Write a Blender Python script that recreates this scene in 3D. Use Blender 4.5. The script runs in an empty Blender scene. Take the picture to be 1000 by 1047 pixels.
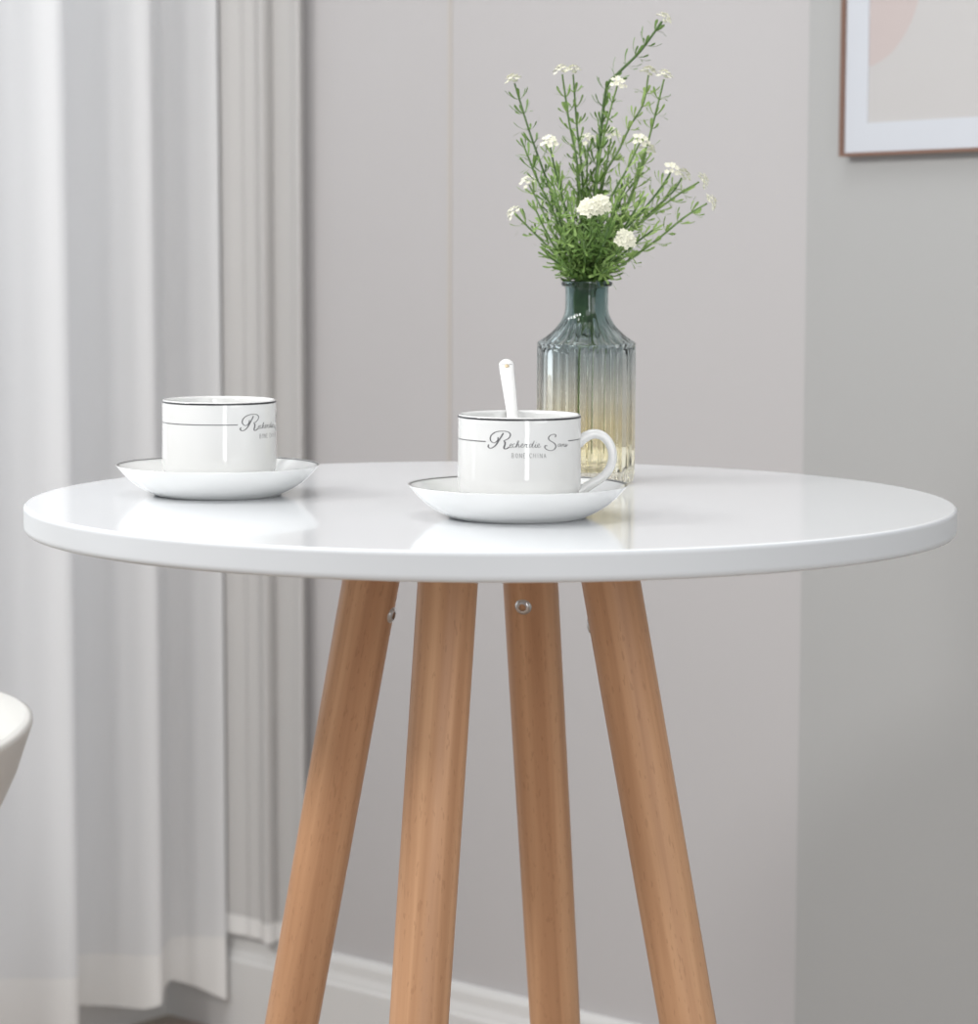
import bpy, bmesh, math, random
from mathutils import Vector, Matrix, Euler
from math import sin, cos, pi, radians, sqrt, atan2, asin

random.seed(7)
scene = bpy.context.scene
COL = scene.collection
H = 0.73                      # height of the table surface

# ------------------------------------------------------------------ helpers
def tag(o, label=None, cat=None, group=None, kind=None):
    if label: o['label'] = label
    if cat: o['category'] = cat
    if group: o['group'] = group
    if kind: o['kind'] = kind
    return o

def empty(name, loc=(0, 0, 0), rz=0.0):
    o = bpy.data.objects.new(name, None)
    o.empty_display_size = 0.02
    COL.objects.link(o)
    o.location = loc
    o.rotation_euler = (0, 0, rz)
    return o

def obj(name, bm, mat, parent=None, smooth=True, loc=None):
    me = bpy.data.meshes.new(name)
    bmesh.ops.recalc_face_normals(bm, faces=bm.faces[:])
    bm.to_mesh(me); bm.free()
    if smooth:
        for p in me.polygons: p.use_smooth = True
    me.materials.append(mat)
    o = bpy.data.objects.new(name, me)
    COL.objects.link(o)
    if parent is not None: o.parent = parent
    if loc is not None: o.location = loc
    return o

def rawobj(name, verts, faces, mat, parent=None, smooth=True):
    me = bpy.data.meshes.new(name)
    me.from_pydata([tuple(v) for v in verts], [], faces)
    me.update()
    if smooth:
        for p in me.polygons: p.use_smooth = True
    me.materials.append(mat)
    o = bpy.data.objects.new(name, me)
    COL.objects.link(o)
    if parent is not None: o.parent = parent
    return o

def sharp(o, ang=35):
    """smooth shading that keeps real creases"""
    bm = bmesh.new(); bm.from_mesh(o.data)
    for e in bm.edges:
        if len(e.link_faces) == 2 and e.calc_face_angle(0) > radians(ang): e.smooth = False
    bm.to_mesh(o.data); bm.free()
    return o

def lathe(prof, n=96, rfun=None, close=False):
    """profile [(r,z)...] revolved about z; rfun(r,z,theta,i) may modulate the radius"""
    bm = bmesh.new(); rings = []
    for i, (r, z) in enumerate(prof):
        if r < 1e-6:
            rings.append([bm.verts.new((0, 0, z))])
        else:
            ring = []
            for k in range(n):
                t = 2 * pi * k / n
                rr = rfun(r, z, t, i) if rfun else r
                ring.append(bm.verts.new((rr * cos(t), rr * sin(t), z)))
            rings.append(ring)
    pairs = list(zip(rings[:-1], rings[1:]))
    if close: pairs.append((rings[-1], rings[0]))
    for a, b in pairs:
        for k in range(n):
            k2 = (k + 1) % n
            if len(a) == 1 and len(b) == 1: continue
            if len(a) == 1: bm.faces.new((a[0], b[k], b[k2]))
            elif len(b) == 1: bm.faces.new((a[k], a[k2], b[0]))
            else: bm.faces.new((a[k], a[k2], b[k2], b[k]))
    return bm

def box(bm, x0, x1, y0, y1, z0, z1, M=None):
    P = [Vector(p) for p in ((x0,y0,z0),(x1,y0,z0),(x1,y1,z0),(x0,y1,z0),(x0,y0,z1),(x1,y0,z1),(x1,y1,z1),(x0,y1,z1))]
    if M is not None: P = [M @ p for p in P]
    V = [bm.verts.new(p) for p in P]
    for f in ((0,3,2,1),(4,5,6,7),(0,1,5,4),(1,2,6,5),(2,3,7,6),(3,0,4,7)):
        bm.faces.new([V[i] for i in f])

def catmull(P, per=8):
    P = [Vector(p) for p in P]
    if len(P) < 3:
        return [P[0].lerp(P[1], k / per) for k in range(per + 1)]
    Q = [P[0] * 2 - P[1]] + P + [P[-1] * 2 - P[-2]]
    out = []
    for i in range(1, len(Q) - 2):
        a, b, c, d = Q[i-1], Q[i], Q[i+1], Q[i+2]
        for k in range(per):
            t = k / per
            out.append(0.5 * ((2*b) + (c-a)*t + (2*a-5*b+4*c-d)*t*t + (3*b-a-3*c+d)*t*t*t))
    out.append(P[-1])
    return out

def tube(bm, path, radii, n=8, caps=True, flat=None):
    """round tube along path; flat=(axis, factor) squashes it along a fixed direction"""
    path = [Vector(p) for p in path]; m = len(path)
    if not isinstance(radii, (list, tuple)): radii = [radii] * m
    T = [(path[min(i+1, m-1)] - path[max(i-1, 0)]).normalized() for i in range(m)]
    up = Vector((0, 0, 1)) if abs(T[0].z) < .9 else Vector((0, 1, 0))
    N = T[0].cross(up).normalized()
    rings = []
    for i in range(m):
        N = (N - T[i] * N.dot(T[i])).normalized()
        B = T[i].cross(N)
        ring = []
        for k in range(n):
            a = 2 * pi * k / n
            off = (N * cos(a) + B * sin(a)) * radii[i]
            if flat: off = off - flat[0] * off.dot(flat[0]) * (1 - flat[1])
            ring.append(bm.verts.new(path[i] + off))
        rings.append(ring)
    for a, b in zip(rings[:-1], rings[1:]):
        for k in range(n):
            bm.faces.new((a[k], a[(k+1) % n], b[(k+1) % n], b[k]))
    if caps:
        bm.faces.new(rings[0][::-1]); bm.faces.new(rings[-1])

# ---------------------------------------------------------------- materials
def nodes(name):
    m = bpy.data.materials.new(name); m.use_nodes = True
    nt = m.node_tree
    return m, nt, nt.nodes['Principled BSDF']

def plain(name, col, rough=0.5, coat=0.0, spec=0.5, metal=0.0):
    m, nt, b = nodes(name)
    b.inputs['Base Color'].default_value = (*col, 1)
    b.inputs['Roughness'].default_value = rough
    b.inputs['Specular IOR Level'].default_value = spec
    b.inputs['Metallic'].default_value = metal
    b.inputs['Coat Weight'].default_value = coat
    b.inputs['Coat Roughness'].default_value = 0.04
    return m

def link(nt, a, b): nt.links.new(a, b)

def mottled(name, c1, c2, scale, rough=0.8, bump=0.0, bscale=None, detail=3):
    m, nt, b = nodes(name)
    tc = nt.nodes.new('ShaderNodeTexCoord')
    nz = nt.nodes.new('ShaderNodeTexNoise'); nz.inputs['Scale'].default_value = scale; nz.inputs['Detail'].default_value = detail
    rp = nt.nodes.new('ShaderNodeValToRGB')
    rp.color_ramp.elements[0].position = .3; rp.color_ramp.elements[0].color = (*c1, 1)
    rp.color_ramp.elements[1].position = .7; rp.color_ramp.elements[1].color = (*c2, 1)
    link(nt, tc.outputs['Object'], nz.inputs['Vector']); link(nt, nz.outputs['Fac'], rp.inputs['Fac'])
    link(nt, rp.outputs['Color'], b.inputs['Base Color'])
    b.inputs['Roughness'].default_value = rough
    if bump:
        n2 = nt.nodes.new('ShaderNodeTexNoise'); n2.inputs['Scale'].default_value = bscale or scale * 20; n2.inputs['Detail'].default_value = 4
        bp = nt.nodes.new('ShaderNodeBump'); bp.inputs['Strength'].default_value = bump; bp.inputs['Distance'].default_value = .001
        link(nt, tc.outputs['Object'], n2.inputs['Vector']); link(nt, n2.outputs['Fac'], bp.inputs['Height']); link(nt, bp.outputs['Normal'], b.inputs['Normal'])
    return m

def beech(name):
    """beech with the grain along local z, short dark rays and a slow tone drift"""
    m, nt, b = nodes(name)
    tc = nt.nodes.new('ShaderNodeTexCoord'); oi = nt.nodes.new('ShaderNodeObjectInfo')
    off = nt.nodes.new('ShaderNodeVectorMath'); off.operation = 'MULTIPLY_ADD'
    off.inputs[1].default_value = (1, 1, 1)
    cx = nt.nodes.new('ShaderNodeVectorMath'); cx.operation = 'SCALE'; cx.inputs[0].default_value = (3.1, 1.7, 5.3)
    link(nt, oi.outputs['Random'], cx.inputs['Scale'])
    link(nt, tc.outputs['Object'], off.inputs[0]); link(nt, cx.outputs['Vector'], off.inputs[2])
    def mapped(sx, sy, sz):
        mp = nt.nodes.new('ShaderNodeMapping'); mp.inputs['Scale'].default_value = (sx, sy, sz)
        link(nt, off.outputs['Vector'], mp.inputs['Vector']); return mp.outputs['Vector']
    g = nt.nodes.new('ShaderNodeTexNoise'); g.inputs['Scale'].default_value = 1; g.inputs['Detail'].default_value = 5; g.inputs['Distortion'].default_value = .6
    link(nt, mapped(95, 95, 3.2), g.inputs['Vector'])
    rp = nt.nodes.new('ShaderNodeValToRGB'); e = rp.color_ramp.elements
    e[0].position = .28; e[0].color = (.46, .245, .130, 1)
    e[1].position = .75; e[1].color = (.67, .405, .235, 1)
    mid = e.new(.52); mid.color = (.57, .325, .182, 1)
    link(nt, g.outputs['Fac'], rp.inputs['Fac'])
    fl = nt.nodes.new('ShaderNodeTexNoise'); fl.inputs['Scale'].default_value = 1; fl.inputs['Detail'].default_value = 1
    link(nt, mapped(560, 560, 120), fl.inputs['Vector'])
    fr = nt.nodes.new('ShaderNodeValToRGB'); fr.color_ramp.elements[0].position = .30; fr.color_ramp.elements[1].position = .36
    fr.color_ramp.elements[0].color = (.62, .55, .5, 1); fr.color_ramp.elements[1].color = (1, 1, 1, 1)
    link(nt, fl.outputs['Fac'], fr.inputs['Fac'])
    mx = nt.nodes.new('ShaderNodeMix'); mx.data_type = 'RGBA'; mx.blend_type = 'MULTIPLY'; mx.inputs['Factor'].default_value = .32
    link(nt, rp.outputs['Color'], mx.inputs[6]); link(nt, fr.outputs['Color'], mx.inputs[7])
    link(nt, mx.outputs[2], b.inputs['Base Color'])
    b.inputs['Roughness'].default_value = .42
    b.inputs['Specular IOR Level'].default_value = .35
    return m
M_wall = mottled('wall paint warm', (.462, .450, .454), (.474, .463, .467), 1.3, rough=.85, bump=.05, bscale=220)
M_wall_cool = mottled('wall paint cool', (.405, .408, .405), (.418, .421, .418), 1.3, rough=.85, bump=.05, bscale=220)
M_joint = plain('joint strip', (.485, .455, .425), .7)
M_base = plain('baseboard white', (.66, .66, .655), .45)
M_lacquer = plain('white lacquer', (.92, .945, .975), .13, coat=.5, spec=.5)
M_edge_shaded = plain('white lacquer edge shaded', (.66, .685, .71), .38, spec=.35)  # rougher finish; the side's shade is put into its darker base colour
M_china = plain('white china', (.725, .73, .722), .10, coat=.5)
M_black = plain('black glaze line', (.035, .035, .038), .3)
M_ink = plain('grey printed ink', (.13, .13, .135), .35)
M_steel = plain('zinc steel', (.62, .63, .64), .28, metal=1.0)
M_dark = plain('dark socket', (.03, .03, .03), .5)
M_beech = beech('beech wood')
M_amber = plain('amber dot', (.62, .50, .33), .4)
M_shell = plain('white moulded plastic', (.66, .655, .63), .35)

# ---------------------------------------------------------------- the room
CX, CY = -.3715, 1.3225                       # the corner, at the baseboard's face
U = Vector((.763, -.646, 0)); V = Vector((-.646, -.763, 0))   # along the back wall / along the window wall
C0 = Vector((CX, CY, 0)) + (-U - V) * .014 + Vector((0,0,0))
C0 = Vector((CX, CY, 0)) - U * .014 - V * .014                # wall faces lie 14 mm behind the baseboard face
LB = .8733                              # length of the back wall to the bend
J = C0 + U * LB
W = Vector((.482, -.876, 0)); NW = Vector((-.876, -.482, 0))
WH = 2.6
def basis(o, a, b): return Matrix(((a.x, b.x, 0, o.x), (a.y, b.y, 0, o.y), (0, 0, 1, o.z), (0, 0, 0, 1)))
MB = basis(C0, U, -V)        # local x along back wall, local y out of the room
ML = basis(C0, V, -U)        # local x along window wall, local y out of the room
MR = basis(J, W, -NW)

bm = bmesh.new(); box(bm, -.10, LB, 0, .10, 0, WH, MB)
tag(obj('wall_back', bm, M_wall, smooth=False), kind='structure')
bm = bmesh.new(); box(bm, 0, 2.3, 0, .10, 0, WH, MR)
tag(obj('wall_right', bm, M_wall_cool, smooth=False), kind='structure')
bm = bmesh.new()                                # window wall with its opening
box(bm, 0, .17, 0, .10, 0, WH, ML); box(bm, 2.15, 2.6, 0, .10, 0, WH, ML)
box(bm, .17, 2.15, 0, .10, 0, .12, ML); box(bm, .17, 2.15, 0, .10, 2.35, WH, ML)
tag(obj('wall_left', bm, M_wall, smooth=False), kind='structure')

# joint between two wall panels
tj = .4336
bm = bmesh.new(); box(bm, tj - .0022, tj + .0022, -.0012, .002, 0, WH, MB)
tag(obj('trim_1', bm, M_joint, smooth=False), kind='structure')

# baseboards: moulded profile (depth from the wall, height)
prof = [(0, 0), (.014, 0), (.014, .083), (.012, .086), (.0115, .089), (.009, .097), (.0085, .108), (.0065, .1135), (.003, .115), (0, .115)]
def skirting(name, M, x0, x1):
    bm = bmesh.new(); A = [bm.verts.new(M @ Vector((x0, -d, z))) for d, z in prof]; B = [bm.verts.new(M @ Vector((x1, -d, z))) for d, z in prof]
    n = len(prof)
    for i in range(n): bm.faces.new((A[i], A[(i+1) % n], B[(i+1) % n], B[i]))
    bm.faces.new(A[::-1]); bm.faces.new(B)
    return tag(obj(name, bm, M_base, smooth=False), kind='structure')
skirting('baseboard_back', MB, 0, LB - .004)
skirting('baseboard_left', ML, 0, 2.6)

# floor: dark brown laminate boards
m, nt, b = nodes('laminate floor')
tc = nt.nodes.new('ShaderNodeTexCoord'); mp = nt.nodes.new('ShaderNodeMapping'); mp.inputs['Rotation'].default_value = (0, 0, .70)
br = nt.nodes.new('ShaderNodeTexBrick'); br.inputs['Scale'].default_value = 1
br.inputs['Color1'].default_value = (.40, .32, .255, 1); br.inputs['Color2'].default_value = (.45, .365, .295, 1); br.inputs['Mortar'].default_value = (.08, .06, .05, 1)
br.inputs['Mortar Size'].default_value = .002; br.inputs['Brick Width'].default_value = 1.2; br.inputs['Row Height'].default_value = .14
nz = nt.nodes.new('ShaderNodeTexNoise'); nz.inputs['Scale'].default_value = 9; nz.inputs['Detail'].default_value = 6
mx = nt.nodes.new('ShaderNodeMix'); mx.data_type = 'RGBA'; mx.blend_type = 'MULTIPLY'; mx.inputs['Factor'].default_value = .35
link(nt, tc.outputs['Object'], mp.inputs['Vector']); link(nt, mp.outputs['Vector'], br.inputs['Vector']); link(nt, mp.outputs['Vector'], nz.inputs['Vector'])
link(nt, br.outputs['Color'], mx.inputs[6]); link(nt, nz.outputs['Color'], mx.inputs[7]); link(nt, mx.outputs[2], b.inputs['Base Color'])
b.inputs['Roughness'].default_value = .4
M_floor = m
P = [C0 - U*.1 - V*.1, C0 + U*3.2 - V*.1, C0 + U*3.2 + V*3.2, C0 - U*.1 + V*3.2]
bm = bmesh.new(); top = [bm.verts.new((p.x, p.y, 0)) for p in P]; bot = [bm.verts.new((p.x, p.y, -.05)) for p in P]
bm.faces.new(top); bm.faces.new(bot[::-1])
for i in range(4): bm.faces.new((top[i], bot[i], bot[(i+1) % 4], top[(i+1) % 4]))
tag(obj('floor', bm, M_floor, smooth=False), kind='structure')

# ---------------------------------------------------------------- curtain
def sheer(name, col, trans):
    m, nt, b = nodes(name)
    out = nt.nodes['Material Output']
    tc = nt.nodes.new('ShaderNodeTexCoord')
    wv = nt.nodes.new('ShaderNodeTexNoise'); wv.inputs['Scale'].default_value = 900; wv.inputs['Detail'].default_value = 1
    bp = nt.nodes.new('ShaderNodeBump'); bp.inputs['Strength'].default_value = .06; bp.inputs['Distance'].default_value = .0005
    link(nt, tc.outputs['Object'], wv.inputs['Vector']); link(nt, wv.outputs['Fac'], bp.inputs['Height'])
    link(nt, bp.outputs['Normal'], b.inputs['Normal'])
    b.inputs['Base Color'].default_value = (*col, 1); b.inputs['Roughness'].default_value = .9; b.inputs['Specular IOR Level'].default_value = .1
    tr = nt.nodes.new('ShaderNodeBsdfTranslucent'); tr.inputs['Color'].default_value = (*col, 1)
    mx = nt.nodes.new('ShaderNodeMixShader'); mx.inputs['Fac'].default_value = trans
    link(nt, b.outputs['BSDF'], mx.inputs[1]); link(nt, tr.outputs['BSDF'], mx.inputs[2]); link(nt, mx.outputs['Shader'], out.inputs['Surface'])
    return m
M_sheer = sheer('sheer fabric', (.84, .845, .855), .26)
M_sheer_shaded = sheer('sheer fabric shaded', (.64, .63, .62), .2)  # same sheer fabric, with corner shade painted into its darker colour
M_hem = sheer('hem fabric', (.90, .895, .885), .18)
def cp(s, q): p = Vector((CX, CY, 0)) + V * s + U * q; return (p.x, p.y, 0)
def cloth_strip(path, z0, z1, nz, wob=0.0, zfun=None):
    pts = catmull(path, 14); n = len(pts); vs = []; fs = []
    for j in range(nz + 1):
        f = j / nz
        for i, p in enumerate(pts):
            zz0 = z0 + (zfun((p.x-CX)*V.x + (p.y-CY)*V.y) if zfun else 0)
            z = zz0 + (z1 - zz0) * f
            d = wob * sin(i * .13 + z * 2.1) * (1 - .5 * min(1, z))
            sl_ = .0055*z*f
            vs.append((p.x + d * U.x + V.x*sl_, p.y + d * U.y + V.y*sl_, z))
    for j in range(nz):
        for i in range(n - 1):
            a = j * n + i; fs.append((a, a + 1, a + n + 1, a + n))
    return vs, fs
# zigzag folds along the window wall, from the corner towards the camera
main = [cp(.004, .094), cp(.010, .104), cp(.026, .085), cp(.037, .069), cp(.0455, .0635), cp(.058, .0655), cp(.080, .0845), cp(.102, .100), cp(.112, .107), cp(.124, .097),
        cp(.145, .060), cp(.166, .037), cp(.184, .034), cp(.205, .060), cp(.223, .097), cp(.235, .107), cp(.249, .099), cp(.275, .064), cp(.308, .038), cp(.33, .036),
        cp(.36, .08), cp(.385, .105), cp(.42, .08), cp(.47, .036), cp(.51, .05), cp(.55, .10), cp(.60, .06), cp(.65, .04), cp(.70, .1)]
root = empty('curtain', cp(.2, .07))
tag(root, 'long white sheer curtain hanging in deep folds in front of the left wall', 'curtain')
def under(o, r):
    o.parent = r; o.matrix_parent_inverse = Matrix.Translation(-Vector(r.location)); return o
def zf(s):                                       # the hem hangs unevenly
    K_ = [(-.01, -.012), (.012, -.010), (.030, .004), (.050, .013), (.085, .016), (.107, .008), (.125, .001), (.166, .004), (.20, .008), (.235, .0), (.30, .004), (1, .004)]
    for (a, va), (b_, vb) in zip(K_[:-1], K_[1:]):
        if a <= s <= b_: return va + (vb - va)*(s - a)/(b_ - a)
    return 0
vs, fs = cloth_strip(main, .112, 2.45, 30, .002)
under(rawobj('panel', vs, fs, M_sheer), root)
vs, fs = cloth_strip(main, .050, .112, 4, .002, zf)
tag(under(rawobj('hem', vs, fs, M_hem), root), 'wide opaque hem band')
# the short end of the fabric lies against the back wall above the baseboard
side = [cp(-.004, .092), cp(.004, .102), cp(.006, .118), cp(.003, .132), cp(.005, .142), cp(.004, .156), cp(.012, .170), cp(.013, .176), cp(.004, .177), cp(-.004, .174), cp(-.002, .188), cp(.002, .206), cp(.007, .219), cp(.009, .225), cp(.007, .227), cp(-.001, .222), cp(-.011, .216)]
root2 = empty('curtain', cp(.004, .16))
tag(root2, 'narrow sheer curtain end hanging flat on the back wall, ending above the baseboard', 'curtain')
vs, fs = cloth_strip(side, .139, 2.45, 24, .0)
under(rawobj('panel', vs, fs, M_sheer_shaded), root2)
vs, fs = cloth_strip(side, .1165, .139, 2, .0)
tag(under(rawobj('hem', vs, fs, M_hem), root2), 'opaque hem band')

# ---------------------------------------------------------------- picture
m, nt, b = nodes('print paper')
tc = nt.nodes.new('ShaderNodeTexCoord'); sp = nt.nodes.new('ShaderNodeSeparateXYZ'); link(nt, tc.outputs['Object'], sp.inputs[0])
def mth(op, a, bb):
    n = nt.nodes.new('ShaderNodeMath'); n.operation = op
    for i, v in enumerate((a, bb)):
        if v is None: continue
        if isinstance(v, (int, float)): n.inputs[i].default_value = v
        else: link(nt, v, n.inputs[i])
    return n.outputs[0]
dx = mth('SUBTRACT', sp.outputs['X'], .0933); dz = mth('SUBTRACT', sp.outputs['Z'], 1.137)
rr = mth('SQRT', mth('ADD', mth('MULTIPLY', dx, dx), mth('MULTIPLY', dz, dz)), None)
inside = mth('LESS_THAN', rr, .086)
mx = nt.nodes.new('ShaderNodeMix'); mx.data_type = 'RGBA'; link(nt, inside, mx.inputs['Factor'])
mx.inputs[6].default_value = (.495, .484, .48, 1); mx.inputs[7].default_value = (.495, .43, .418, 1)
link(nt, mx.outputs[2], b.inputs['Base Color']); b.inputs['Roughness'].default_value = .6
M_print = m
M_mat = plain('white mat board', (.56, .585, .63), .6)
M_frame = plain('red brown frame', (.19, .105, .075), .4)
pic = empty('picture_frame', J); pic.matrix_world = MR
tag(pic, 'thin brown framed abstract print with pale pink circle on the right wall', 'picture')
fx0, fx1, fz0, fz1 = .0650, .69, .973, 1.77; fw = .0056; dpt = .012
bm = bmesh.new()
box(bm, fx0, fx0+fw, -dpt, 0, fz0, fz1); box(bm, fx1-fw, fx1, -dpt, 0, fz0, fz1)
box(bm, fx0+fw, fx1-fw, -dpt, 0, fz0, fz0+.0032); box(bm, fx0+fw, fx1-fw, -dpt, 0, fz1-.0032, fz1)
obj('frame', bm, M_frame, pic, smooth=False)
px0, px1, pz0, pz1 = .1036, .652, 1.002, 1.74
bm = bmesh.new()
a0, a1, c0, c1 = fx0+fw, fx1-fw, fz0+.0032, fz1-.0032
box(bm, a0, px0, -.0095, -.0085, c0, c1); box(bm, px1, a1, -.0095, -.0085, c0, c1)
box(bm, px0, px1, -.0095, -.0085, c0, pz0); box(bm, px0, px1, -.0095, -.0085, pz1, c1)
obj('mat', bm, M_mat, pic, smooth=False)
bm = bmesh.new(); box(bm, a0, a1, -.0085, -.0015, c0, c1)
obj('art_print', bm, M_print, pic, smooth=False)

# ---------------------------------------------------------------- table
R = .30; TH = .0175
table = empty('round_table', (0, 0, 0))
tag(table, 'round white glossy bistro table on four splayed beech legs, front and centre', 'table')
prof = [(0, H-TH), (R-.0035, H-TH), (R-.0015, H-TH+.0006), (R-.0003, H-TH+.002), (R, H-TH+.0036), (R, H-TH+.0045), (R, H-.0030), (R, H-.0022), (R-.0003, H-.0012), (R-.0009, H-.0004), (R-.002, H), (R-.0035, H), (R*.6, H), (0, H)]
sharp(obj('tabletop', lathe(prof, 192), M_lacquer, table), 40)
tt = table.children[0]; tt.data.materials.append(M_edge_shaded)
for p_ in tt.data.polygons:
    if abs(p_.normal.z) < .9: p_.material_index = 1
phi = radians(19); r0 = .076; sl = .19
dirs = [(-cos(phi), sin(phi)), (-sin(phi), -cos(phi)), (sin(phi), cos(phi)), (cos(phi), -sin(phi))]
for dx_, dy_ in dirs:
    d = Vector((dx_, dy_, 0)); ztop = H - TH
    pt = lambda z: d * (r0 + sl * (ztop - z)) + Vector((0, 0, z))
    axis = (pt(1) - pt(0)).normalized()
    q = Vector((0, 0, 1)).rotation_difference(axis)
    Mx = Matrix.Translation(pt(0)) @ q.to_matrix().to_4x4(); Mi = Mx.inverted()
    side_v = axis.cross(d).normalized(); n2 = side_v.cross(axis)
    bm = bmesh.new(); rings = []
    zs = [ztop, ztop-.02, .60, .50, .40, .30, .20, .10, .03, .004, 0.0]
    rad = [.0189, .0189, .0188, .0186, .0183, .0178, .0170, .0160, .0150, .0148, .0138]
    for z, r in zip(zs, rad):
        ring = []
        for k in range(40):
            a = 2*pi*k/40; p = pt(z) + (side_v*cos(a) + n2*sin(a))*r
            p = p + axis * ((z - p.z) / axis.z)          # slide along the axis so every ring is level
            ring.append(bm.verts.new(Mi @ p))
        rings.append(ring)
    for a, c in zip(rings[:-1], rings[1:]):
        for k in range(40): bm.faces.new((a[k], a[(k+1)%40], c[(k+1)%40], c[k]))
    bm.faces.new(rings[0]); bm.faces.new(rings[-1][::-1])
    leg = sharp(obj('leg', bm, M_beech, table), 50); leg.matrix_local = Mx
    # domed bolt on the inner face of the leg
    zb = .6535
    nrm = -(d - axis * d.dot(axis)).normalized()
    pos = pt(zb) + nrm * .0157
    qb = Vector((0, 0, 1)).rotation_difference(nrm)
    Bm = Mi @ Matrix.Translation(pos) @ qb.to_matrix().to_4x4()
    bolt = sharp(obj('bolt', lathe([(0,-.001),(.0066,-.001),(.0066,.0012),(.0060,.0016),(.0058,.0026),(.0046,.0040),(.0032,.0046),(.0026,.0046),(.0026,.0028),(0,.0028)], 28), M_steel, leg), 30)
    bolt.matrix_local = Bm
# ---------------------------------------------------------------- china
def strip_on_cup(bm, pts, widths, rad):
    """pts (arc angle, z) -> ribbon lying on the cup's side"""
    P = [Vector((p[0], p[1])) for p in pts]; n = len(P); L = []; Rr = []
    for i in range(n):
        t = (P[min(i+1, n-1)] - P[max(i-1, 0)]); t = Vector((t.x*rad, t.y))
        t = t.normalized() if t.length > 1e-9 else Vector((1, 0))
        nn = Vector((-t.y, t.x)) * widths[i] * .5
        for lst, s in ((L, 1), (Rr, -1)):
            th = P[i].x + s*nn.x/rad; z = P[i].y + s*nn.y
            lst.append(bm.verts.new((rad*sin(th), -rad*cos(th), z)))
    for i in range(n-1): bm.faces.new((L[i], Rr[i], Rr[i+1], L[i+1]))

CUP_R = .0374; CUP_H = .0566
# strokes in lettering units; x, y as read off the cup: (points, thin width, thick width)
SCRIPT = [
 # capital R: stem, bowl with swash, leg
 ([(212,122),(196,150),(172,190),(148,228),(124,252),(98,264),(78,256),(74,240),(82,230)], 6, 15),
 ([(166,160),(158,192),(134,212),(108,206),(93,182),(98,150),(122,124),(160,108),(208,104),(250,110),(274,128),(272,154),(250,178),(214,194)], 5.5, 12),
 ([(214,194),(226,206),(226,232),(218,256),(226,270),(246,266),(266,252)], 6, 16),
 # e c h e r
 ([(268,244),(284,236),(290,226),(282,222),(272,234),(272,250),(284,256),(298,246)], 3.5, 5.5),
 ([(318,226),(308,222),(298,234),(298,250),(310,256),(326,244)], 3.5, 5.5),
 ([(326,244),(346,214),(352,196),(344,198),(334,226),(328,256),(338,236),(350,226),(354,236),(350,252),(360,254),(372,244)], 3.5, 5.5),
 ([(372,244),(386,236),(392,226),(384,222),(374,234),(374,250),(386,256),(402,246)], 3.5, 5.5),
 ([(402,246),(412,224),(418,230),(428,226),(422,244),(424,256),(436,250)], 3.5, 5.5),
 # d i e
 ([(472,228),(460,224),(448,238),(450,254),(464,250),(478,226),(494,194),(482,226),(476,252),(486,256),(496,248)], 3.5, 5.5),
 ([(496,248),(508,226),(502,250),(510,256),(520,248)], 3.5, 5.5),
 ([(512,208),(515,210)], 5, 5),
 ([(520,246),(536,238),(542,226),(534,222),(524,234),(524,250),(536,256),(556,244)], 3.5, 5.5),
 # capital S
 ([(686,158),(692,142),(682,132),(658,134),(634,148),(624,168),(634,188),(660,204),(684,222),(692,246),(680,270),(652,284),(620,280),(596,264),(590,246),(600,236),(612,242)], 5, 12),
 # a n s
 ([(738,222),(722,222),(712,236),(718,246),(730,240),(740,222),(736,244),(746,246)], 3.5, 5.5),
 ([(748,246),(754,222),(754,238),(764,224),(772,226),(768,244),(776,246)], 3.5, 5.5),
 ([(776,246),(792,220),(786,228),(796,240),(786,248),(774,242),(796,238),(806,226)], 3.5, 5.5),
]
CAPS = {  # 0..1 box strokes
 'B': [[(0,0),(0,1)],[(0,1),(.6,1),(.85,.78),(.6,.53),(0,.53)],[(.6,.53),(.95,.27),(.6,0),(0,0)]],
 'O': [[(.5,1),(.1,.8),(0,.5),(.1,.2),(.5,0),(.9,.2),(1,.5),(.9,.8),(.5,1)]],
 'N': [[(0,0),(0,1)],[(0,1),(1,0)],[(1,0),(1,1)]],
 'E': [[(.9,1),(0,1),(0,0),(.9,0)],[(0,.52),(.75,.52)]],
 'C': [[(1,.82),(.6,1),(.15,.85),(0,.5),(.15,.15),(.6,0),(1,.18)]],
 'H': [[(0,0),(0,1)],[(1,0),(1,1)],[(0,.5),(1,.5)]],
 'I': [[(.5,0),(.5,1)]],
 'A': [[(0,0),(.5,1),(1,0)],[(.2,.36),(.8,.36)]],
}
def up_z(x):         # lettering x -> arc angle on the cup, 0 = straight at the viewer
    px = 490 + x/9.09 - 530
    return asin(max(-.98, min(.98, px/63.2)))
def zz(y, th):       # lettering y -> height above the cup's base
    py = 430 + y/9.09 + 4.8*(1-cos(th))
    return .0418 - (py - 453.3)/1723.0
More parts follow.
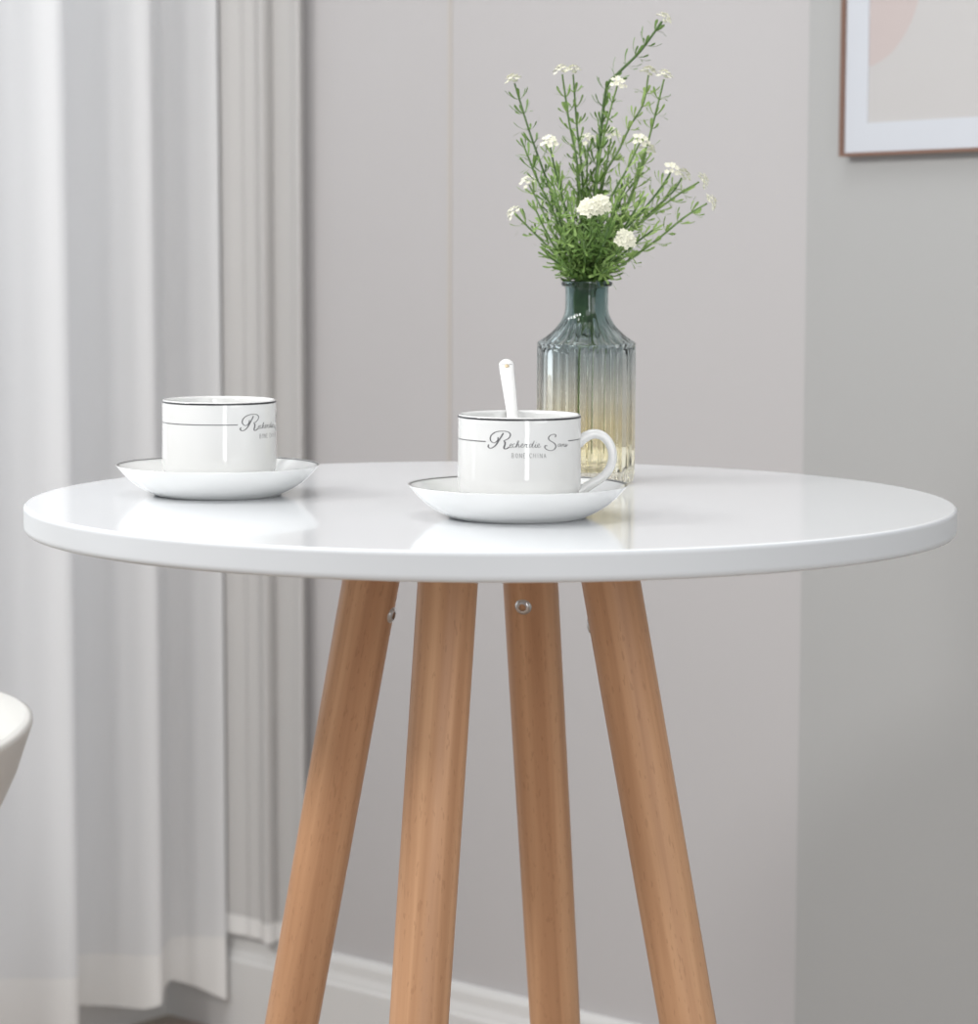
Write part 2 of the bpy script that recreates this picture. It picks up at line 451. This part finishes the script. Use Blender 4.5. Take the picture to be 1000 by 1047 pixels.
def lettering(parent):
    bm = bmesh.new(); k = 1/9.09/1723
    for pts, w0, w1 in SCRIPT:
        C = catmull([(x, y, 0) for x, y in pts], 6); n = len(C)
        P = []; Wd = []
        for i, p in enumerate(C):
            th = up_z(p.x); P.append((th, zz(p.y, th)))
            t = C[min(i+1, n-1)] - C[max(i-1, 0)]
            s = abs(t.y)/(t.length + 1e-9)                       # pen: thick on the down strokes
            Wd.append((w0 + (w1-w0)*s**1.5)*k)
        strip_on_cup(bm, P, Wd, CUP_R + .00012)
    x = 290
    for ch in 'BONE CHINA':
        if ch == ' ': x += 22; continue
        w = 20 if ch != 'I' else 10
        for st in CAPS[ch]:
            pts = []
            for a, b_ in zip(st[:-1], st[1:]):
                for q in range(3): pts.append((a[0]+(b_[0]-a[0])*q/3, a[1]+(b_[1]-a[1])*q/3))
            pts.append(st[-1])
            P = []
            for fx, fy in pts:
                th = up_z(x + fx*w); P.append((th, zz(354 - fy*42, th)))
            strip_on_cup(bm, P, [3.6*k]*len(P), CUP_R + .00012)
        x += w + 15
    obj('lettering', bm, M_ink, parent, smooth=False)

def arc_line(bm, a0, a1, z, w, rad, n=60):
    strip_on_cup(bm, [(a0 + (a1-a0)*i/n, z) for i in range(n+1)], [w]*(n+1), rad)

def teacup(loc, rz, label):
    t = empty('teacup', loc, rz); tag(t, label, 'cup', 'white printed teacups')
    wall = .0022; r = CUP_R; h = CUP_H
    prof = [(0, .0016), (.0205, .0016), (.0215, 0), (.0245, 0), (.0262, .0022), (.0325, .0046), (.0362, .0084), (.0376, .0135), (.0377, .020), (r+.0001, .030), (r, .040), (r, h-.004), (r, h-.0022), (r-.0001, h-.0014), (r-.0003, h-.0004), (r-.0010, h), (r-.0017, h-.0004),
            (r-wall, h-.0020), (r-wall, .020), (.0350, .0138), (.0335, .0098), (.0300, .0072), (.0220, .0058), (0, .0054)]
    obj('cup_body', lathe(prof, 128), M_china, t)
    # ear handle, slightly flattened, at the right of the lettering
    ang = radians(5)                                             # handle direction measured from +x
    e = Vector((cos(ang), sin(ang), 0)); K = lambda x, z: e*x + Vector((0, 0, z))
    path = catmull([K(.0358, .0385), K(.0400, .0422), K(.0455, .0443), K(.0512, .0428), K(.0555, .0378), K(.0572, .0305), K(.0555, .0235), K(.0510, .0178), K(.0450, .0140), K(.0395, .0106), K(.0362, .0088)], 8)
    n = len(path)
    rad = [.0034 - .0007*sin(pi*i/(n-1)) for i in range(n)]
    bm = bmesh.new(); tube(bm, path, rad, 14); obj('handle', bm, M_china, t)
    # black line under the lip and the fine line round the side, broken by the lettering
    bm = bmesh.new()
    A = []; B = []
    for i in range(128):
        a = 2*pi*i/128
        A.append(bm.verts.new(((r+.0001)*cos(a), (r+.0001)*sin(a), h-.0019)))
        B.append(bm.verts.new(((r-.00005)*cos(a), (r-.00005)*sin(a), h-.00075)))
    for i in range(128): bm.faces.new((A[i], A[(i+1)%128], B[(i+1)%128], B[i]))
    obj('rim_band', bm, M_black, t)
    bm = bmesh.new()
    zl = .0418 - (430 + 208/9.09 - 453.3)/1723
    arc_line(bm, up_z(808), radians(83), zl, .00055, CUP_R+.00012); arc_line(bm, radians(97), 2*pi + up_z(52), zl, .00055, CUP_R+.00012, 120)
    obj('side_band', bm, M_ink, t)
    lettering(t)
    return t

def ring(bm, r0_, z0_, r1_, z1_, n=128):
    A = [bm.verts.new((r0_*cos(2*pi*i/n), r0_*sin(2*pi*i/n), z0_)) for i in range(n)]
    B = [bm.verts.new((r1_*cos(2*pi*i/n), r1_*sin(2*pi*i/n), z1_)) for i in range(n)]
    for i in range(n): bm.faces.new((A[i], A[(i+1)%n], B[(i+1)%n], B[i]))

SP_IN = [(.0666, .0196), (.0655, .0186), (.0600, .0142), (.0540, .0098), (.0480, .0074), (.0420, .0064), (.0340, .0060), (0, .0060)]
def saucer(loc, label):
    t = empty('saucer', loc); tag(t, label, 'saucer', 'white saucers')
    prof = [(0, .0022), (.0370, .0022), (.0382, .0), (.0408, .0), (.0430, .0012), (.0475, .0032), (.0520, .0057), (.0565, .0089), (.0604, .0125), (.0640, .0165), (.0664, .0193), (.0669, .0199), (.0668, .0203), (.0663, .0202)] + [(r_-.0008, z_+.0002) for r_, z_ in SP_IN]
    obj('saucer_body', lathe(prof, 128), M_china, t)
    bm = bmesh.new(); ring(bm, .0668, .02035, .0654, .01975)
    obj('rim_band', bm, M_black, t)
    bm = bmesh.new(); ring(bm, .0470, .00775+.0003, .0464, .00755+.0003)
    obj('well_ring', bm, M_ink, t)
    return t

NEAR = Vector((.0166, -.1160, H)); FAR = Vector((-.1795, .0220, H))
saucer(NEAR, 'white china saucer with black rim line under the cup with the spoon')
saucer(FAR, 'white china saucer with black rim line under the left cup')
teacup(NEAR + Vector((.0008, 0, .0064)), 0, 'white china teacup holding a spoon, handle to the right, in front of the vase')
teacup(FAR + Vector((.001, 0, .0064)), radians(57), 'white china teacup near the left table edge, its script half turned away')

# ceramic teaspoon leaning on the back rim of the near cup
sp_ = empty('teaspoon', NEAR + Vector((0, 0, .0064)))
tag(sp_, 'white ceramic teaspoon standing in the front cup, small hole in its handle', 'spoon')
zc = NEAR.z + .0064
Lc = lambda x, y, z: Vector((x - NEAR.x, y - NEAR.y, z - zc))
pth = catmull([Lc(.0185, -.1335, .7452), Lc(.0178, -.1270, .7490), Lc(.0166, -.1120, .7625), Lc(.0146, -.0940, .7812), Lc(.0126, -.0810, .7975), Lc(.0106, -.0665, .8125), Lc(.0098, -.0590, .8195), Lc(.0094, -.0555, .8230)], 8)
pth = pth[:-8] + catmull(pth[-9:], 4)
bm = bmesh.new(); n = len(pth); rows = []
for i, p in enumerate(pth):
    t = (pth[min(i+1, n-1)] - pth[max(i-1, 0)]).normalized()
    sx = Vector((1, 0, 0)); sx = (sx - t*sx.dot(t)).normalized(); nn = sx.cross(t).normalized()
    f = min(1, (p-pth[0]).length/.118)
    hw = .0028 + .0024*max(0, (f-.25)/.75)**1.2
    left = (pth[-1]-p).length
    if left < .0042: hw *= sqrt(max(0, 1 - ((.0042-left)/.0042)**2))*.97 + .03
    th = .0016 if left > .001 else .0016*sqrt(max(.1, 1-((.001-left)/.001)**2))
    rows.append([bm.verts.new(p + sx*(hw*cos(a)) + nn*(th*sin(a))) for a in [2*pi*k/16 for k in range(16)]])
for a, c in zip(rows[:-1], rows[1:]):
    for k in range(16): bm.faces.new((a[k], a[(k+1)%16], c[(k+1)%16], c[k]))
bm.faces.new(rows[0][::-1]); bm.faces.new(rows[-1])
obj('spoon_handle', bm, M_china, sp_)
bm = lathe([(0, -.0022), (.004, -.0020), (.0078, -.0004), (.0098, .0026), (.0094, .0026), (.0074, .0006), (.004, -.0006), (0, -.0008)], 32)
bmesh.ops.scale(bm, vec=(1, 1.35, 1), verts=bm.verts[:])
o = obj('spoon_bowl', bm, M_china, sp_); o.location = Lc(.0188, -.1330, .7458)
i = min(range(n), key=lambda q: abs((pth[-1]-pth[q]).length-.0072)); p = pth[i]; t = (pth[i+1]-pth[i-1]).normalized()
nn = Vector((1, 0, 0)).cross(t).normalized()
nn = nn if nn.y < 0 else -nn
o = obj('hole', lathe([(0, 0), (.0015, 0), (.0015, .00025), (0, .0002)], 20), M_amber, sp_)
o.matrix_local = Matrix.Translation(p + nn*.0015) @ Vector((0, 0, 1)).rotation_difference(nn).to_matrix().to_4x4()
tag(o, 'small amber hanging hole')

# ---------------------------------------------------------------- vase
m, nt, b = nodes('tinted ribbed glass')
tc = nt.nodes.new('ShaderNodeTexCoord'); sp = nt.nodes.new('ShaderNodeSeparateXYZ'); link(nt, tc.outputs['Object'], sp.inputs[0])
mr = nt.nodes.new('ShaderNodeMapRange'); mr.inputs['From Min'].default_value = 0; mr.inputs['From Max'].default_value = .14
link(nt, sp.outputs['Z'], mr.inputs['Value'])
rp = nt.nodes.new('ShaderNodeValToRGB'); e = rp.color_ramp.elements
e[0].position = 0; e[0].color = (.985, .96, .86, 1)
e[1].position = 1; e[1].color = (.29, .41, .405, 1)
for pos, c in ((.10, (.975, .925, .74)), (.28, (.965, .905, .72)), (.42, (.89, .88, .80)), (.56, (.69, .72, .70)), (.68, (.54, .60, .605)), (.82, (.41, .515, .505))):
    x = e.new(pos); x.color = (*c, 1)
link(nt, mr.outputs['Result'], rp.inputs['Fac']); link(nt, rp.outputs['Color'], b.inputs['Base Color'])
b.inputs['Transmission Weight'].default_value = 1; b.inputs['Roughness'].default_value = 0.0; b.inputs['IOR'].default_value = 1.45
M_glass = m
VX, VY = .0665, .1300
outer = [(0, .0012), (.029, .0012), (.0318, .0), (.0334, .0012), (.0342, .004), (.0343, .010), (.0343, .030), (.0343, .060), (.0343, .088), (.0342, .0935), (.0339, .0952), (.0345, .0958), (.0345, .0966), (.0335, .0976),
         (.0312, .0990), (.0284, .1008), (.0258, .1028), (.0232, .1052), (.0208, .1078), (.0186, .1108), (.0168, .1140), (.0155, .1172), (.0150, .1205), (.0149, .128), (.0150, .1345), (.0154, .1356), (.0174, .1362), (.0179, .1377), (.0176, .1392), (.0165, .1396), (.0142, .1394), (.0134, .1384)]
inner = [(.0130, .1345), (.0129, .1205), (.0134, .1172), (.0148, .1136), (.0170, .1096), (.0205, .1052), (.0250, .1008), (.0290, .0972), (.0306, .0935), (.0312, .088), (.0313, .060), (.0313, .030), (.0312, .012), (.030, .0085), (.025, .0075), (0, .0070)]
no = len(outer)
def flute(r, z, t, i):
    if i >= no or r < .005: return r
    if z < .004: a = .0002
    elif z < .094: a = .0018
    elif z < .0972: a = .0004
    elif z < .1172: a = .0016*(.1172-z)/.02
    else: a = 0
    return r - a*(1-abs(cos(15*t)))*1.0
vase = sharp(obj('bud_vase', lathe(outer+inner, 300, flute), M_glass), 50)
vase.location = (VX, VY, H)
tag(vase, 'ribbed glass bottle vase shading from smoky teal neck to amber base, holding the flowers', 'vase')

# ---------------------------------------------------------------- flower spray
def leafmat(name, c1, c2):
    m, nt, b = nodes(name)
    tc = nt.nodes.new('ShaderNodeTexCoord'); nz = nt.nodes.new('ShaderNodeTexNoise'); nz.inputs['Scale'].default_value = 160
    oi = nt.nodes.new('ShaderNodeObjectInfo')
    ad = nt.nodes.new('ShaderNodeMath'); ad.operation = 'ADD'; sb = nt.nodes.new('ShaderNodeMath'); sb.operation = 'MULTIPLY_ADD'; sb.inputs[1].default_value = .7; sb.inputs[2].default_value = -.35
    link(nt, tc.outputs['Object'], nz.inputs['Vector']); link(nt, oi.outputs['Random'], sb.inputs[0]); link(nt, nz.outputs['Fac'], ad.inputs[0]); link(nt, sb.outputs[0], ad.inputs[1])
    rp = nt.nodes.new('ShaderNodeValToRGB'); rp.color_ramp.elements[0].position = .2; rp.color_ramp.elements[1].position = .8
    rp.color_ramp.elements[0].color = (*c1, 1); rp.color_ramp.elements[1].color = (*c2, 1)
    link(nt, ad.outputs[0], rp.inputs['Fac']); link(nt, rp.outputs['Color'], b.inputs['Base Color'])
    b.inputs['Roughness'].default_value = .55
    b.inputs['Transmission Weight'].default_value = 0
    return m
M_leaf = leafmat('leaf green', (.115, .215, .045), (.33, .47, .15))
M_stem = leafmat('stem green', (.075, .140, .040), (.17, .27, .085))
M_petal = plain('cream petal', (.78, .77, .63), .6)
spray = empty('flower_spray', (VX, VY, H))
tag(spray, 'artificial green leafy flower bunch with small cream blossoms standing in the glass vase', 'flowers')
MZ = .1390                                         # mouth height above the table
def ortho(t):
    a = Vector((0, 0, 1)) if abs(t.z) < .8 else Vector((1, 0, 0))
    n = t.cross(a).normalized(); return n, t.cross(n)
def leaf_strip(vs, fs, p, d, up, L, w):
    """narrow leaflet that leaves the stem along d and curls up; broad rounded tip"""
    sd = d.cross(up).normalized(); b0 = len(vs)
    for f, wf, lift in ((0, .55, 0), (.35, .7, .02), (.7, 1.0, .14), (.9, 1.25, .30), (1.0, .5, .40)):
        c = p + d*(L*f) + up*(L*lift)
        vs.append(c - sd*(w*wf*.5)); vs.append(c + sd*(w*wf*.5))
    for k in range(4):
        a = b0 + 2*k; fs.append((a, a+1, a+3, a+2))
def floret(vs, fs, c, nrm, r):
    n1, n2 = ortho(nrm); rot = random.uniform(0, 6.28)
    for k in range(5):
        a = rot + 2*pi*k/5; e1 = n1*cos(a) + n2*sin(a); e2 = n1*-sin(a) + n2*cos(a); b0 = len(vs)
        vs += [c, c + e1*r*.6 + e2*r*.42 + nrm*r*.18, c + e1*r*1.05 + nrm*r*.36, c + e1*r*.6 - e2*r*.42 + nrm*r*.18]
        fs.append((b0, b0+1, b0+2, b0+3))
main = catmull([(.0075, 0, .0185), (.0070, 0, .06), (.0045, 0, .095), (-.002, 0, .120), (-.001, 0, .1385)], 8)
bm = bmesh.new(); n = len(main)
tube(bm, main, [.0016 if p.z < .102 else .0016 + .0056*min(1, (p.z-.102)/.012) for p in main], 10)
o = obj('main_stem', bm, M_stem, spray)
SPRIGS = [
   ('t', [(-6.8, -0.0, -1.3), (-15.1, 0.8, 29.1), (-24.1, 1.8, 59.4), (-33.0, 2.8, 82.9), (-41.3, 3.7, 106.4), (-50.8, 5.0, 136.5)]),
   ('t', [(-2.1, -0.0, -1.3), (-3.8, -2.6, 46.0), (-7.6, -5.2, 82.8), (-13.2, -7.3, 109.4), (-18.2, -10.0, 141.8)]),
   ('t', [(-0.7, -0.0, -1.2), (-1.6, 2.6, 39.3), (-4.5, 6.3, 83.1), (-7.3, 8.5, 106.7), (-10.1, 12.0, 143.1)]),
   ('t', [(-0.0, -0.0, -1.2), (4.9, -0.0, 59.5), (7.4, -0.0, 86.3), (9.9, -0.0, 113.1), (13.1, -0.0, 134.5), (20.5, 0.0, 143.2), (35.8, -0.0, 158.5), (50.4, -0.0, 178.5)]),
   ('f', [(1.3, -0.0, -1.2), (5.9, -7.6, 66.0), (9.0, -11.5, 92.6), (13.4, -14.6, 112.5), (19.1, -18.0, 133.5)]),
   ('t', [(-0.0, -0.0, -1.2), (3.9, 3.1, 39.3), (11.9, 6.5, 73.1), (21.3, 8.5, 90.0), (30.1, 10.7, 108.3), (38.9, 12.8, 123.8), (42.2, 15.0, 142.8)]),
   ('t', [(2.7, -0.0, -1.2), (14.7, -0.7, 22.5), (29.9, -2.3, 59.5), (36.4, -3.2, 79.6), (42.2, -4.1, 99.7), (47.3, -5.0, 119.7), (51.8, -6.0, 138.9)]),
   ('f', [(-0.0, -0.0, -1.2), (6.2, -6.6, 32.5), (16.5, -13.7, 59.3), (25.5, -18.9, 75.9), (34.4, -25.0, 94.9)]),
   ('t', [(2.0, -0.0, -1.2), (10.2, 4.6, 19.0), (26.0, 14.1, 49.6), (34.4, 20.0, 66.7), (42.1, 28.0, 90.0)]),
   ('f', [(4.0, -0.0, 2.2), (19.8, -5.6, 29.2), (36.2, -11.2, 47.4), (49.2, -16.5, 64.0), (56.2, -20.0, 75.3)]),
   ('t', [(4.0, -0.0, 0.8), (25.8, 6.2, 29.2), (46.4, 12.7, 49.6), (60.2, 17.2, 62.6), (66.4, 20.0, 72.2)]),
   ('t', [(5.4, -0.0, 0.8), (23.5, 1.1, 29.2), (43.8, 2.1, 46.2), (64.0, 3.3, 61.1), (77.5, 4.0, 69.2)]),
   ('t', [(8.1, -0.0, -0.5), (26.9, -1.5, 13.7), (48.3, -3.8, 29.3), (66.9, -6.2, 44.8), (82.2, -8.0, 54.3)]),
   ('t', [(-5.5, -0.0, -0.6), (-16.4, -1.0, 12.2), (-27.4, -2.3, 24.3), (-37.6, -3.5, 34.4), (-49.2, -5.0, 45.8)]),
   ('f', [(-4.8, -0.0, -0.6), (-15.6, 4.7, 17.6), (-24.5, 10.6, 35.8), (-32.6, 16.6, 52.8), (-40.1, 22.0, 67.1)]),
   ('f', [(-4.1, -0.0, -0.6), (-8.5, -4.2, 25.8), (-15.6, -9.6, 51.2), (-22.6, -15.5, 75.8), (-26.8, -20.0, 93.6)]),
   ('F', [(-0.7, -0.0, -0.6), (0.6, -16.0, 19.1), (1.2, -33.7, 35.8), (-0.9, -50.0, 49.5)]),
   ('F', [(-0.0, -0.0, -0.6), (3.4, -14.2, 19.1), (6.5, -32.0, 37.8), (7.2, -47.0, 52.2)]),
   ('F', [(2.7, -0.0, -0.6), (9.7, -9.7, 8.4), (17.7, -23.9, 17.9), (24.2, -40.0, 28.6)]),
   ('f', [(-0.7, -0.0, -0.6), (-0.6, 10.4, 39.3), (0.2, 21.7, 73.4), (1.0, 30.0, 96.7)]),
   ('f', [(1.3, -0.0, -0.6), (7.4, 7.9, 46.1), (12.9, 14.5, 76.6), (17.0, 20.0, 100.5)]),
   ('n', [(-5.5, -0.0, -0.6), (-13.8, -2.2, 22.4), (-24.2, -5.5, 49.2), (-34.5, -8.5, 69.2), (-44.1, -12.0, 92.4)]),
   ('n', [(-5.5, -0.0, -0.6), (-17.3, -8.2, 15.7), (-27.8, -18.8, 32.4), (-36.1, -30.0, 48.9)]),
   ('n', [(-3.4, -0.0, -0.6), (-10.6, -8.2, 19.0), (-17.8, -20.9, 42.4), (-24.3, -35.0, 65.4)]),
   ('n', [(-2.1, -0.0, -0.6), (-5.9, -10.1, 15.7), (-9.3, -26.5, 35.8), (-13.3, -45.0, 55.4)]),
   ('n', [(1.3, -0.0, -0.6), (4.9, -11.7, 11.1), (8.9, -27.2, 22.6), (12.4, -50.0, 37.8)]),
   ('n', [(-2.8, -0.0, -0.6), (-7.1, -7.8, 9.0), (-12.9, -19.1, 19.1), (-18.1, -35.0, 32.4)]),
   ('n', [(2.0, -0.0, -0.6), (7.7, -7.7, 17.8), (13.8, -17.7, 35.9), (19.8, -30.0, 55.8)]),
   ('n', [(2.7, -0.0, -0.6), (14.3, -8.9, 20.5), (25.8, -19.7, 39.3), (35.1, -30.0, 55.8)]),
   ('n', [(4.7, -0.0, -0.6), (18.5, -7.4, 13.8), (31.5, -16.1, 25.9), (44.3, -25.0, 36.0)]),
   ('n', [(-1.4, -0.0, -0.6), (-2.7, 5.8, 25.8), (-4.7, 12.6, 49.5), (-6.7, 20.0, 73.3)]),
   ('n', [(-3.4, -0.0, -0.6), (-8.1, 7.0, 22.3), (-14.8, 17.9, 49.5), (-20.1, 30.0, 76.9)]),
   ('n', [(1.3, -0.0, -0.6), (9.6, 7.7, 21.0), (19.4, 18.8, 44.9), (28.0, 30.0, 66.8)]),
   ('n', [(-4.1, -0.0, -0.6), (-11.1, -5.2, 6.2), (-19.4, -12.3, 12.3), (-27.7, -20.0, 17.7)]),
   ('n', [(4.0, -0.0, -0.6), (10.9, 3.9, 6.2), (19.3, 9.3, 12.3), (27.7, 15.0, 17.7)]),
   ('n', [(-0.7, -0.0, -0.6), (-1.8, -10.1, 9.0), (-2.3, -22.3, 17.8), (-3.7, -40.0, 29.2)]),
   ('n', [(-3.4, -0.0, -1.3), (-7.8, -6.9, 3.6), (-12.8, -15.8, 7.7), (-17.7, -25.0, 11.1)]),
   ('n', [(2.7, -0.0, -1.2), (6.4, -8.2, 3.0), (10.0, -18.0, 6.5), (13.6, -28.0, 9.3)]),
]
for kind, pts in SPRIGS:
    P = [Vector((x*.001, y*.001, MZ + z*.001)) for x, y, z in pts]
    P = [Vector((P[0].x*.55, P[0].y, MZ - .016))] + P
    C = catmull(P, 8); n = len(C)
    tot = sum((C[i+1]-C[i]).length for i in range(n-1))
    big = tot > .19
    bm = bmesh.new()
    tube(bm, C, [(.0014 if big else .00105)*(1 - .38*i/(n-1)) for i in range(n)], 7)
    stem = obj('stem', bm, M_stem, spray)
    # whorls of leaflets
    vs = []; fs = []; acc = 0; nxt = .018 + random.uniform(0, .006)
    step = .0105 if kind != 'n' else .0085
    for i in range(1, n):
        seg = (C[i]-C[i-1]).length
        while acc + seg > nxt:
            f = (nxt-acc)/seg; p = C[i-1].lerp(C[i], f); t = (C[i]-C[i-1]).normalized()
            if nxt < tot - .006:
                u1, u2 = ortho(t); rot = random.uniform(0, 6.28)
                low = 1 - nxt/tot
                cnt = random.choice((6, 7, 7)) if low < .55 else random.choice((7, 8, 9))
                for k in range(cnt):
                    a = rot + 2*pi*k/cnt + random.uniform(-.3, .3)
                    rd = u1*cos(a) + u2*sin(a)
                    tilt = random.uniform(.05, .65)
                    d = (rd*cos(tilt) + t*sin(tilt)).normalized()
                    L = random.uniform(.0080, .0115)*(1.08 if low > .5 else .95)
                    leaf_strip(vs, fs, p + rd*.0006, d, (t*.85 - rd*.25 + Vector((0, 0, .15))).normalized()*(1 if random.random() < .75 else -.5), L, random.uniform(.0013, .0018)*(1.25 if low > .55 else 1))
            nxt += step*random.uniform(.85, 1.2)
        acc += seg
    if kind == 'n':                                            # leafy tip
        t = (C[-1]-C[-2]).normalized(); u1, u2 = ortho(t)
        for k in range(6):
            a = 2*pi*k/6; rd = u1*cos(a) + u2*sin(a); d = (rd*.6 + t*.8).normalized()
            leaf_strip(vs, fs, C[-1] - t*.001, d, t, .0062, .0013)
    rawobj('foliage', vs, fs, M_leaf, stem, smooth=False)
    if kind != 'n':
        t = (C[-1]-C[-2]).normalized(); u1, u2 = ortho(t); vs = []; fs = []
        ax = t if kind == 't' else (t + Vector((0, -.9, .2))).normalized()
        if kind == 'F': ax = (t*.5 + Vector((0, -1, .3))).normalized()
        u1, u2 = ortho(ax)
        rad_, cnt = {'t': (.0056, 15), 'f': (.0056, 11), 'F': (.0066, 24)}[kind]
        for k in range(cnt):
            r = rad_*sqrt((k+.5)/cnt); a = k*2.399963
            dome = .0066 if kind != 'F' else .0060
            off = (u1*cos(a) + u2*sin(a))*r
            c = C[-1] + off + ax*(.0012 + dome*(1-(r/rad_)**2)*.7 + random.uniform(-.0004, .0006))
            floret(vs, fs, c, (ax + off*90).normalized(), random.uniform(.0018, .0024))
        rawobj('blossom', vs, fs, M_petal, stem, smooth=False)

# ---------------------------------------------------------------- tub chair at the left
ch = empty('tub_chair', (-.3375-.255, .185, 0))
tag(ch, 'white moulded plastic tub chair, only its rounded rim showing at the left edge', 'chair')
ZR = .538; AX, AY = .255, .262
def rim_h(t):
    c = cos(t); s = max(0, min(1, (-c + .1)/.9)); s = s*s*(3-2*s); return .27*s
def sup(t, a, b_, p=2.25):
    c, s = cos(t), sin(t); k = (abs(c)**p + abs(s)**p)**(-1/p); return a*k*c, b_*k*s
nt_, nr = 96, 22
bm = bmesh.new(); vo = []; vi = []
def shellpt(t, f, inset):
    x, y = sup(t, AX-inset, AY-inset)
    drop = .112*(1-f**8)
    return Vector((x*f, y*f, ZR - drop + rim_h(t)*f**6 + inset*(1-f**4*.0)))
rows = []
fo = [1 - (1-k/nr)**1.0 for k in range(nr+1)]
for k in range(1, nr+1): rows.append([bm.verts.new(shellpt(2*pi*j/nt_, fo[k], 0)) for j in range(nt_)])
lip = [bm.verts.new(shellpt(2*pi*j/nt_, 1, 0)*1.0 + Vector((0, 0, .0035))) for j in range(nt_)]
rows.append(lip)
for k in range(nr, 0, -1):
    rows.append([bm.verts.new(shellpt(2*pi*j/nt_, fo[k], .0055) + Vector((0, 0, .0005))) for j in range(nt_)])
for a, c in zip(rows[:-1], rows[1:]):
    for j in range(nt_): bm.faces.new((a[j], a[(j+1)%nt_], c[(j+1)%nt_], c[j]))
bm.faces.new(rows[0][::-1]); bm.faces.new(rows[-1])
obj('seat_shell', bm, M_shell, ch)
for sx in (1, -1):
    for sy in (1, -1):
        bm = bmesh.new()
        a = Vector((sx*.10, sy*.10, .427)); b_ = Vector((sx*.20, sy*.20, 0))
        tube(bm, [a.lerp(b_, k/6) for k in range(7)], [.016-.004*k/6 for k in range(7)], 16)
        for v in bm.verts:
            if v.co.z < .01: v.co.z = 0
        obj('leg', bm, M_beech, ch)

# ---------------------------------------------------------------- light
w = bpy.data.worlds.new('room light'); scene.world = w; w.use_nodes = True
w.node_tree.nodes['Background'].inputs['Color'].default_value = (.95, .97, 1, 1)
w.node_tree.nodes['Background'].inputs['Strength'].default_value = .45
def area(name, loc, target, sx, sy, power, col=(1, 1, 1), spread=180):
    L = bpy.data.lights.new(name, 'AREA'); L.shape = 'RECTANGLE'; L.size = sx; L.size_y = sy; L.energy = power; L.color = col
    L.spread = radians(spread)
    o = bpy.data.objects.new(name, L); COL.objects.link(o); o.location = loc
    d = Vector(target) - Vector(loc)
    o.rotation_euler = d.to_track_quat('-Z', 'Y').to_euler()
    return o
area('window key', (-1.30, -.12, 1.74), (0, .05, .70), .36, .36, 15, (1, .985, .96))
area('front left key', (-1.35, -1.45, 2.10), (0, 0, .60), .40, .40, 18, (1, .98, .955))
area('strip softbox', (.80, -3.3, 1.12), (0, -.1, .75), .42, 1.5, 14, (1, 1, 1))
area('front fill', (0.6, -5.0, 3.0), (-.2, .6, .8), 2.2, 2.2, 34, (1, .985, .98))
area('right fill', (2.0, -2.5, 1.45), (.1, 0, .7), 1.5, 1.5, 18, (1, 1, 1))
area('overhead', (-.15, -.3, 2.75), (0, 0, .7), 1.1, 1.1, 19, (1, 1, 1))
pw = ML @ Vector((1.3, .6, 1.3)); pt_ = ML @ Vector((1.3, -1, 1.2))
area('daylight outside window', pw, pt_, 2.2, 2.2, 19, (.90, .955, 1))

# ---------------------------------------------------------------- camera
cam = bpy.data.cameras.new('camera'); co = bpy.data.objects.new('camera', cam); COL.objects.link(co)
cam.sensor_fit = 'HORIZONTAL'; cam.sensor_width = 36; cam.lens = 2782.683/1000*36
co.location = (-.000855, -1.765279, H + .169437)
co.rotation_mode = 'QUATERNION'
co.rotation_quaternion = (Euler((pi/2 - .100557, 0, 0)).to_quaternion() @ Euler((0, 0, .003558)).to_quaternion())
cam.clip_start = .05
cam.dof.use_dof = True; cam.dof.focus_distance = 1.70; cam.dof.aperture_fstop = 11
scene.camera = co
scene.view_settings.view_transform = 'Standard'
scene.view_settings.look = 'None'
scene.view_settings.exposure = -0.15
